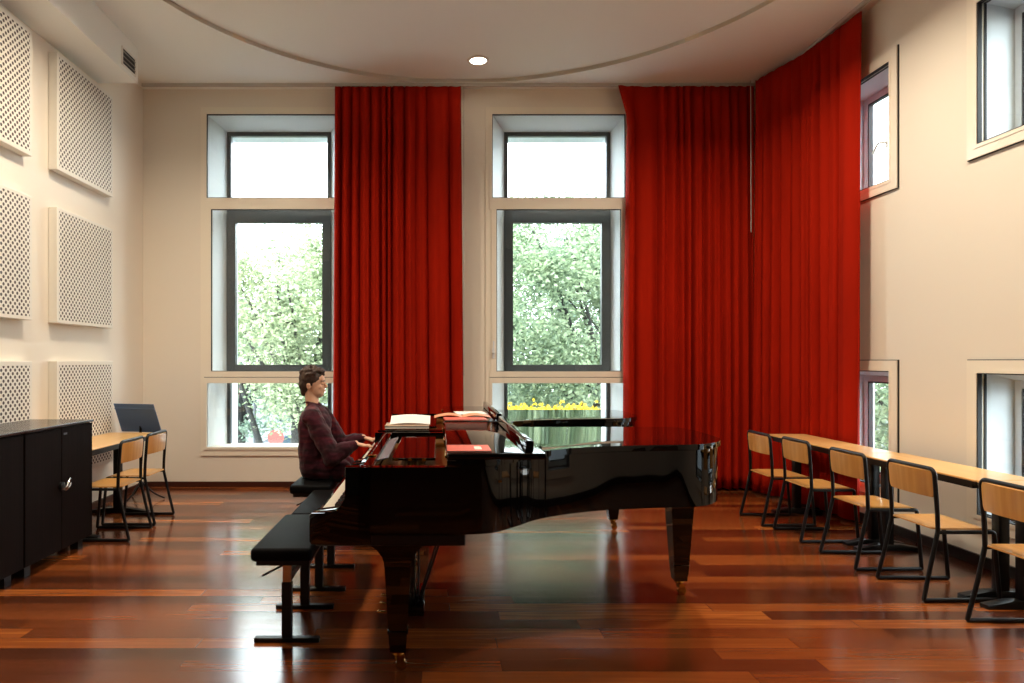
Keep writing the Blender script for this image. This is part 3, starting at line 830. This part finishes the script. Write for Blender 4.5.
# open peach score with bent pages
def open_score(name, label, loc, w, d, lift, mat, rz=0.0):
    r = thing(name, label, 'sheet music', loc, rz)
    for s in (-1, 1):
        bm = bmesh.new(); n = 10; rows = []
        for j in range(2):
            y = (-.5 + j) * d
            rows.append([bm.verts.new((s * w / 2 * i / n, y, lift * math.sin(PI * min(1, (i / n) * 1.0)) * (1 - .3 * i / n) + .003)) for i in range(n + 1)])
        for i in range(n): bm.faces.new((rows[0][i], rows[0][i + 1], rows[1][i + 1], rows[1][i]))
        bmesh.ops.recalc_face_normals(bm, faces=bm.faces); bmesh.ops.solidify(bm, geom=bm.faces[:], thickness=.0025)
        me = bpy.data.meshes.new('page'); bm.to_mesh(me); bm.free(); me.materials.append(mat)
        o = bpy.data.objects.new('page', me); COL.objects.link(o); o.parent = r
    return r
open_score('open_score', 'open peach coloured score lying on the rear piano lid', (.19, 5.00, zf), .42, .22, .022, M['orange'])
book('sheet_music', 'white sheet music lying at the back of the rear piano lid', 'sheet music', (.27, 5.35, zf), .24, .30, .004, M['paper'], .1, False)
book('thick_book', 'closed tan book lying on the rear piano under a white sheet', 'book', (-.215, 4.83, .9895), .315, .24, .022, M['tan'], .02)
r = thing('white_sheet', 'white open sheet resting on the tan book on the rear piano', 'sheet music', (-.20, 4.88, 1.0125))
bm = bmesh.new(); rows = []
for j in range(5):
    v_ = j / 4; rows.append([bm.verts.new((-.14 + .29 * i / 8, -.10 + .20 * v_, .003 + .045 * v_ ** 1.3 + .010 * math.sin(PI * i / 8))) for i in range(9)])
for j in range(4):
    for i in range(8): bm.faces.new((rows[j][i], rows[j][i + 1], rows[j + 1][i + 1], rows[j + 1][i]))
bmesh.ops.recalc_face_normals(bm, faces=bm.faces); bmesh.ops.solidify(bm, geom=bm.faces[:], thickness=.002)
me = bpy.data.meshes.new('page'); bm.to_mesh(me); bm.free(); me.materials.append(M['paper'])
o = bpy.data.objects.new('page', me); COL.objects.link(o); o.parent = r

# ------------------------------------------------------------------ the pianist
PY = 5.42
def remeshed(mb, name, mat, parent, vox, smooth=4, disp=None):
    o = mb.build(name, mat, None)
    md = o.modifiers.new('r', 'REMESH'); md.mode = 'VOXEL'; md.voxel_size = vox
    if smooth:
        sm = o.modifiers.new('s', 'SMOOTH'); sm.iterations = smooth; sm.factor = .5
    if disp:
        tx = bpy.data.textures.new(name + '_tx', 'CLOUDS'); tx.noise_scale = disp[1]
        dm = o.modifiers.new('d', 'DISPLACE'); dm.texture = tx; dm.strength = disp[0]; dm.mid_level = .5; dm.texture_coords = 'GLOBAL'
    dg = bpy.context.evaluated_depsgraph_get(); dg.update()
    me = bpy.data.meshes.new_from_object(o.evaluated_get(dg))
    old = o.data; o.modifiers.clear(); o.data = me; bpy.data.meshes.remove(old); me.name = name
    if not me.materials: me.materials.append(mat)
    for p in me.polygons: p.use_smooth = True
    o.parent = parent
    return o

person = thing('person', 'seated young man in a maroon knitted sweater playing the rear piano', 'person', (-.97, PY, 0))
# local frame: +x = the way he faces, y: -y is his right side (towards the viewer)
hd = Vector((-.035, 0, 1.286))          # head centre
SH = {-1: Vector((-.005, -.185, 1.035)), 1: Vector((-.005, .185, 1.035))}
EL = {-1: Vector((.165, -.245, .735)), 1: Vector((.175, .24, .76))}
WR = {-1: Vector((.330, -.185, .820)), 1: Vector((.350, .16, .830))}
HIP = {s: Vector((-.01, s * .095, .600)) for s in (-1, 1)}
KN = {s: Vector((.40, s * .125, .548)) for s in (-1, 1)}
AN = {s: Vector((.36, s * .115, .085)) for s in (-1, 1)}
b = MB()
# head
b.ell(hd + Vector((-.012, 0, .022)), (.096, .074, .098)); b.ell(hd + Vector((.022, 0, -.030)), (.062, .058, .088))
b.ell(hd + Vector((.054, 0, -.088)), (.030, .028, .022)); b.ell(hd + Vector((.030, 0, -.070)), (.052, .050, .040)); b.ell(hd + Vector((.062, 0, -.060)), (.022, .034, .024))   # chin, jaw
b.ell(hd + Vector((.064, 0, .035)), (.026, .052, .04)); b.ell(hd + Vector((.076, 0, .016)), (.012, .042, .010))      # forehead, brow
b.cap(hd + Vector((.080, 0, .010)), hd + Vector((.106, 0, -.022)), .0085, .010); b.ell(hd + Vector((.094, 0, -.028)), (.014, .015, .008))   # nose
b.ell(hd + Vector((.072, 0, -.046)), (.020, .028, .022)); b.ell(hd + Vector((.080, 0, -.056)), (.015, .022, .007)); b.ell(hd + Vector((.076, 0, -.068)), (.015, .021, .007))    # lips
for s in (-1, 1):
    b.ell(hd + Vector((.052, s * .036, -.026)), (.022, .018, .022))                                                    # cheekbone
    b.ell(hd + Vector((-.030, s * .073, -.022)), (.015, .008, .027), rot=Euler((0, -.2, 0)))                           # ear
    b.ell(hd + Vector((-.028, s * .078, -.008)), (.013, .006, .013))
# neck, torso
b.cap(hd + Vector((-.026, 0, -.06)), Vector((-.035, 0, 1.07)), .050, .060)
b.ell((-.02, 0, .95), (.105, .17, .16)); b.ell((-.015, 0, .75), (.10, .15, .19)); b.ell((-.02, 0, .61), (.12, .165, .10))
for s in (-1, 1):
    b.cap(Vector((-.03, s * .05, 1.06)), SH[s], .055, .055)
    b.cap(SH[s], EL[s], .05, .038); b.cap(EL[s], WR[s], .038, .025)
    b.cap(HIP[s], KN[s], .082, .055); b.cap(KN[s], AN[s], .052, .036); b.cap(AN[s] + Vector((-.03, 0, -.03)), AN[s] + Vector((.16, s * .015, -.055)), .036, .026)
    # hand: palm plus five separate fingers curling onto the keys
    w = WR[s]; fx = Vector((1, 0, -.22)).normalized(); side = Vector((0, 1, 0))
    b.ell(w + fx * .052, (.048, .038, .014), rot=Euler((0, .22, 0)))
    for k, (ln, yo) in enumerate(((.030, .031), (.036, .011), (.034, -.010), (.026, -.029))):
        y = -s * yo
        a0 = w + fx * .075 + side * y; a1 = a0 + Vector((ln, 0, .002)); a2 = a1 + Vector((ln * .6, 0, -ln * .38)); a3 = a2 + Vector((.006, 0, -ln * .42))
        b.cap(a0, a1, .0085, .0082, 8); b.cap(a1, a2, .0082, .0075, 8); b.cap(a2, a3, .0075, .0065, 8)
    t0 = w + fx * .022 + side * (-s * .028); t1 = t0 + Vector((.034, -s * .022, -.010)); t2 = t1 + Vector((.028, -s * .002, -.012))
    b.cap(t0, t1, .0115, .0095, 8); b.cap(t1, t2, .0095, .0075, 8)
remeshed(b, 'body', M['skin'], person, .0045, 3)
# sweater
b = MB()
b.ell((-.025, 0, .945), (.135, .205, .165)); b.ell((-.02, 0, .78), (.135, .195, .20)); b.ell((-.010, 0, .625), (.135, .205, .120)); b.ell((.02, 0, .60), (.16, .19, .100)); b.ell((.13, 0, .595), (.15, .185, .082)); b.cap((-.045, -.10, .93), (-.035, -.10, .62), .10, .10); b.cap((-.045, .10, .93), (-.035, .10, .62), .10, .10)
for s in (-1, 1): b.cap((.0, s * .095, .612), (.20, s * .112, .602), .098, .088)
b.cap((-.035, -.05, 1.075), (-.035, .05, 1.075), .062, .062); b.cap((-.03, 0, 1.04), (-.033, 0, 1.092), .075, .060)
for s in (-1, 1):
    b.cap(Vector((-.035, s * .07, 1.055)), SH[s] + Vector((-.01, 0, -.01)), .068, .078); b.cap(SH[s] + Vector((0, 0, -.015)), EL[s] + Vector((-.01, 0, -.01)), .079, .074)
    d = (WR[s] - EL[s]); b.cap(EL[s] + Vector((-.01, 0, -.012)), EL[s] + d * .55, .076, .060); b.cap(EL[s] + d * .5, EL[s] + d * .88, .060, .042)
    b.cap(EL[s] + d * .86, EL[s] + d * .98, .032, .031)
remeshed(b, 'sweater', M['sweater'], person, .007, 5, (.028, .085))
b = MB(); b.lathe([(.058, -.010), (.066, -.012), (.068, .0), (.063, .008), (.056, .006)], (0, 0, 0), 28)
o = b.build('collar', M['sweater'], person, True, 80); o.location = (-.034, 0, 1.128); o.rotation_euler = (0, .22, 0)
# trousers, shoes
b = MB(); b.ell((-.02, 0, .600), (.125, .175, .078))
for s in (-1, 1):
    b.cap(HIP[s], KN[s], .084, .064); b.cap(KN[s], AN[s] + Vector((0, 0, .02)), .062, .050)
remeshed(b, 'trousers', M['trousers'], person, .008, 4)
for s in (-1, 1):
    b = MB(); a = AN[s]
    b.cap(a + Vector((-.035, 0, -.045)), a + Vector((.07, s * .008, -.045)), .038, .042); b.cap(a + Vector((.07, s * .008, -.048)), a + Vector((.17, s * .016, -.056)), .041, .030); b.cap(a + Vector((-.02, 0, 0)), a + Vector((.0, 0, -.04)), .042, .042)
    remeshed(b, 'shoe', M['shoe'], person, .006, 3)
# hair: a close cap with a fuller top and a short fringe
b = MB()
b.ell(hd + Vector((-.022, 0, .040)), (.100, .082, .094)); b.ell(hd + Vector((-.062, 0, -.002)), (.060, .070, .082))
b.ell(hd + Vector((.020, 0, .105)), (.066, .062, .032), rot=Euler((0, .05, 0))); b.ell(hd + Vector((.066, .005, .102)), (.028, .046, .018)); b.ell(hd + Vector((-.05, 0, .09)), (.06, .06, .05))
for s in (-1, 1):
    b.ell(hd + Vector((.004, s * .060, .048)), (.036, .018, .042)); b.cap(hd + Vector((-.006, s * .068, .02)), hd + Vector((-.004, s * .067, -.010)), .011, .006)
b.ell(hd + Vector((-.078, 0, -.06)), (.028, .048, .045))
rnd = random.Random(4)
for k in range(46):
    a = rnd.uniform(-PI * .9, PI * .9); e = rnd.uniform(.25, 1.4)
    p = hd + Vector((-.018 + .10 * math.cos(a) * math.cos(e), .080 * math.sin(a) * math.cos(e), .045 + .100 * math.sin(e)))
    b.ell(p, (.020, .012, .012), 2, Euler((rnd.uniform(-1, 1), rnd.uniform(-1, 1), a)))
remeshed(b, 'hair', M['hair'], person, .0055, 2, (.008, .02))
for s in (-1, 1):
    MB().ell(hd + Vector((.0735, s * .031, .002)), (.011, .011, .0085), 2).build('eyelid', M['skin'], person, True)
    MB().ell(hd + Vector((.080, s * .032, -.003)), (.006, .011, .0022), 2).build('eye', M['eye'], person, True)
    MB().cap(hd + Vector((.088, s * .014, .022)), hd + Vector((.072, s * .050, .022)), .0042, .003, 8).build('eyebrow', M['hair'], person, True)
MB().ell(hd + Vector((.083, 0, -.061)), (.0085, .016, .006), 2).build('mouth', M['lips'], person, True)

# ------------------------------------------------------------------ outside
GZ = -2.9
struct(MB().box(-60, 60, 8.6, 90, GZ - .2, GZ).build('ground', M['asphalt']))
struct(MB().box(5.0, 60, -40, 8.6, GZ - .2, GZ).build('ground_side', M['asphalt']))

def tree(label, x, y, top, crown, leafm, seed, nleaf, lean=0.0, trunk_r=.16, lsize=.12, second=None):
    rnd = random.Random(seed)
    r = thing('leafy_tree', label, 'tree', (x, y, GZ), 0, 'trees outside the windows')
    b = MB(); zc = crown[2] - GZ
    fork = Vector((lean, 0, (zc - crown[5]) * .95 + .3)) if zc - crown[5] > .6 else Vector((lean, 0, 1.6))
    b.tube(bez((0, 0, 0), (lean * .2, 0, fork.z * .5), fork, 6), trunk_r, 10, False, trunk_r * .75)
    if second: b.tube(bez((.05, .1, 0), (second[0] * .35, .1, second[1] * .45), (second[0], .1, second[1]), 8), trunk_r * .8, 10, False, trunk_r * .3)
    cc = Vector((crown[0] - x, crown[1] - y, zc)); tips = []
    for k in range(11):
        a = 2 * PI * k / 11 + rnd.uniform(-.3, .3); e = rnd.uniform(.1, 1.2)
        tip = cc + Vector((crown[3] * .8 * math.cos(a) * math.cos(e), crown[4] * .8 * math.sin(a) * math.cos(e), crown[5] * .8 * math.sin(e)))
        mid = fork.lerp(tip, .5) + Vector((rnd.uniform(-.3, .3), rnd.uniform(-.3, .3), rnd.uniform(.1, .5)))
        b.tube(bez(fork, mid, tip, 7), trunk_r * .42, 7, False, .015)
        for q in range(3):
            p = bez(fork, mid, tip, 7)[rnd.randint(3, 6)]
            b.tube([p, p + Vector((rnd.uniform(-.7, .7), rnd.uniform(-.7, .7), rnd.uniform(0, .9)))], .022, 5, False, .008)
        tips.append(tip)
    b.build('trunk', M['bark'], r, True, 60)
    # clumped leaves
    clumps = []
    for k in range(70):
        while True:
            p = Vector((rnd.uniform(-1, 1), rnd.uniform(-1, 1), rnd.uniform(-1, 1)))
            if .35 < p.length < 1: break
        clumps.append((cc + Vector((p.x * crown[3], p.y * crown[4], p.z * crown[5])), rnd.uniform(.35, .75)))
    vs, fs = [], []
    for k in range(nleaf):
        c, rad = clumps[k % len(clumps)]
        p = c + Vector((rnd.gauss(0, rad * .55), rnd.gauss(0, rad * .55), rnd.gauss(0, rad * .45)))
        dv = p - cc
        if (dv.x / crown[3]) ** 2 + (dv.y / crown[4]) ** 2 + (dv.z / crown[5]) ** 2 > 1.3: continue
        a = Vector((rnd.gauss(0, 1), rnd.gauss(0, 1), rnd.gauss(0, .6))).normalized(); c2 = a.orthogonal().normalized()
        c2 = (Matrix.Rotation(rnd.uniform(0, 6.28), 3, a) @ c2); s = lsize * rnd.uniform(.6, 1.3)
        i = len(vs); vs += [p - a * s, p + c2 * s * .5, p + a * s, p - c2 * s * .5]; fs.append((i, i + 1, i + 2, i + 3))
    me = bpy.data.meshes.new('foliage'); me.from_pydata([tuple(v) for v in vs], [], fs); me.materials.append(leafm)
    o = bpy.data.objects.new('foliage', me); COL.objects.link(o); o.parent = r
    return r
tree('pale green tree filling the left tall window', -2.95, 13.6, 4.4, (-2.7, 13.6, 2.2, 1.9, 1.6, 2.1), M['leaf1'], 11, 42000, .1, .16, .05, (-1.1, 3.9))
tree('dense green tree filling the middle of the right tall window', 3.1, 13.2, 5, (2.5, 13.2, 2.25, 2.3, 1.7, 2.5), M['leaf2'], 12, 55000, .2, .16, .05)
tree('hazy tree standing farther off behind the left window tree', -6.5, 22, 4, (-6.5, 22, 1.6, 3.0, 2.2, 2.5), M['leaf3'], 13, 16000, 0, .2, .09)
tree('hazy tree standing farther off behind the right window tree', 3.5, 21, 5, (3.9, 21, 1.9, 3.6, 2.2, 3.4), M['leaf3'], 14, 24000, 0, .2, .09)
tree('tree outside the side windows on the right', 9.5, 12.0, 4, (9.5, 12.6, .6, 2.6, 3.4, 2.6), M['leaf2'], 15, 30000, 0, .16, .07)

g = thing('flower_box', 'long planter box of yellow flowers outside the right tall window', 'planter', (2.1, 11.0, 0))
MB().box(-1.5, 1.5, -.2, .2, .10, .52).build('trough', M['facade'], g)
rnd = random.Random(2); vs, fs = [], []
for k in range(1300):
    p = Vector((rnd.uniform(-1.5, 1.5), rnd.uniform(-.2, .2), .58 + abs(rnd.gauss(0, .07)))); a = Vector((rnd.gauss(0, 1), rnd.gauss(0, 1), rnd.gauss(0, 1))).normalized(); c = a.orthogonal().normalized(); s = .035
    i = len(vs); vs += [p - a * s, p + c * s, p + a * s, p - c * s]; fs.append((i, i + 1, i + 2, i + 3))
me = bpy.data.meshes.new('flowers'); me.from_pydata([tuple(v) for v in vs], [], fs); me.materials.append(M['yellow'])
o = bpy.data.objects.new('flowers', me); COL.objects.link(o); o.parent = g; o['kind'] = 'stuff'
for x in (-1.3, 1.3): MB().box(x - .04, x + .04, -.04, .04, GZ, .05).build('post', M['facade2'], g)

def car(label, x, y, paint):
    c = thing('parked_car', label, 'car', (x, y, GZ), 0, 'cars parked across the street')
    MB().prism([(-2.1, .25), (2.1, .25), (2.15, .75), (1.9, .88), (1.25, .93), (.7, 1.40), (-.9, 1.42), (-1.6, .98), (-2.12, .9)], -.86, .86, 'y', .05, 3).build('car_body', paint, c, True, 30)
    for s in (-1, 1): MB().prism([(1.1, .95), (.64, 1.33), (-.85, 1.35), (-1.4, .98)], s * .865 - .004, s * .865 + .004, 'y').build('side_window', M['carglass'], c)
    for x_ in (-1.35, 1.35):
        for s in (-1, 1): MB().lathe([(.1, -.1), (.31, -.1), (.31, .1), (.1, .1)], (x_, s * .78, .31), 20, 'y').build('wheel', M['tyre'], c, True)
car('white car parked across the street, seen through the left window', -9.2, 25.6, M['carwhite'])
car('dark blue car parked across the street, seen through the left window', -5.2, 27.6, M['carblue'])

def building(label, x0, x1, y, h, mat, red):
    r = thing('street_building', label, 'building', ((x0 + x1) / 2, y, GZ), 0, 'buildings across the street')
    w = (x1 - x0) / 2
    MB().box(-w, w, 0, 6, 0, h).build('facade', mat, r)
    n = max(2, int(w / 1.3))
    for k in range(n):
        xc = -w + (k + .5) * 2 * w / n
        for z in [z for z in (1.2, 4.2, 7.2) if z + 1.7 < h]: MB().box(xc - .5, xc + .5, -.04, .0, z, z + 1.5).build('window', M['carglass'], r)
    if red:
        MB().prism([(-w, 0), (w, 0), (w, .7), (-w, .7)], -1.0, -.02, 'y').build('awning', M['shopred'], r).location = (0, 0, 2.6)
building('low pale shop with a red awning behind the parked cars', -16, -9.5, 33, 4.0, M['facade'], True)
building('grey apartment block with many windows far behind the right tree', -2.5, 3.2, 40, 8.6, M['facade2'], False)
for lab, x, y in (('thin grey street pole, left of the blue parked car', -5.6, 17.2), ('thin grey street pole, right of the blue parked car', -4.55, 16.6)):
    p = MB().tube([(0, 0, 0), (0, 0, 3.6)], .035).build('street_pole', M['dark_frame']); p.location = (x, y, GZ); tag(p, lab, 'pole')
sg = thing('street_sign', 'round red street sign on a post outside the left window', 'sign', (-4.35, 18.0, GZ))
MB().tube([(0, 0, 0), (0, 0, 2.55)], .03).build('post', M['facade2'], sg)
MB().lathe([(.05, -.06), (.22, -.06), (.22, -.04), (.05, -.04)], (0, 0, 2.3), 24, 'y').build('sign_face', M['shopred'], sg)

# ------------------------------------------------------------------ light
w = bpy.data.worlds.new('overcast'); S.world = w; w.use_nodes = True
bg = w.node_tree.nodes['Background']; bg.inputs['Color'].default_value = (.90, .96, 1.0, 1); bg.inputs['Strength'].default_value = 9.5

def portal(loc, rot, sx, sy):
    l = bpy.data.lights.new('window_portal', 'AREA'); l.shape = 'RECTANGLE'; l.size = sx; l.size_y = sy
    l.cycles.is_portal = True
    o = bpy.data.objects.new('window_portal', l); COL.objects.link(o); o.location = loc; o.rotation_euler = rot
for a0, a1, z0, z1 in BW: portal(((a0 + a1) / 2, YB + .36, (z0 + z1) / 2), (-PI / 2, 0, 0), a1 - a0 - .2, z1 - z0 - .1)
for a0, a1, z0, z1 in RW: portal((XR + .31, (a0 + a1) / 2, (z0 + z1) / 2), (0, PI / 2, 0), z1 - z0 - .1, a1 - a0)

def lamp(x, y, power, size=.25, z=ZC - .02, spread=150):
    l = bpy.data.lights.new('downlight_lamp', 'AREA'); l.shape = 'DISK'; l.size = size; l.energy = power; l.color = (1.0, .84, .64); l.spread = math.radians(spread)
    o = bpy.data.objects.new('downlight_lamp', l); COL.objects.link(o); o.location = (x, y, z)
lamp(.44, 7.10, 9, .18, ZC + .04, 170)
for x, y in ((-1.9, 5.3), (2.4, 5.3), (-2.1, 3.3), (2.7, 3.3)): lamp(x, y, 50)

# ------------------------------------------------------------------ camera and view
cam = bpy.data.cameras.new('camera'); co = bpy.data.objects.new('camera', cam); COL.objects.link(co)
co.location = (0, 0, H); co.rotation_euler = (PI / 2, 0, 0)
cam.sensor_width = 36; cam.lens = F / 1024 * 36; cam.shift_x = (512 - CU) / 1024; cam.shift_y = (CV - 341.5) / 1024
cam.clip_start = .05; cam.clip_end = 300
S.camera = co
S.view_settings.view_transform = 'Standard'; S.view_settings.look = 'None'; S.view_settings.exposure = 0.35
S.cycles.max_bounces = 10; S.cycles.diffuse_bounces = 5; S.cycles.glossy_bounces = 5; S.cycles.transparent_max_bounces = 16
S.cycles.sample_clamp_indirect = 12.0; S.cycles.caustics_reflective = False; S.cycles.caustics_refractive = False
S.cycles.use_denoising = True; S.cycles.denoiser = 'OPENIMAGEDENOISE'
S.cycles.denoising_input_passes = 'RGB_ALBEDO_NORMAL'; S.cycles.denoising_prefilter = 'ACCURATE'
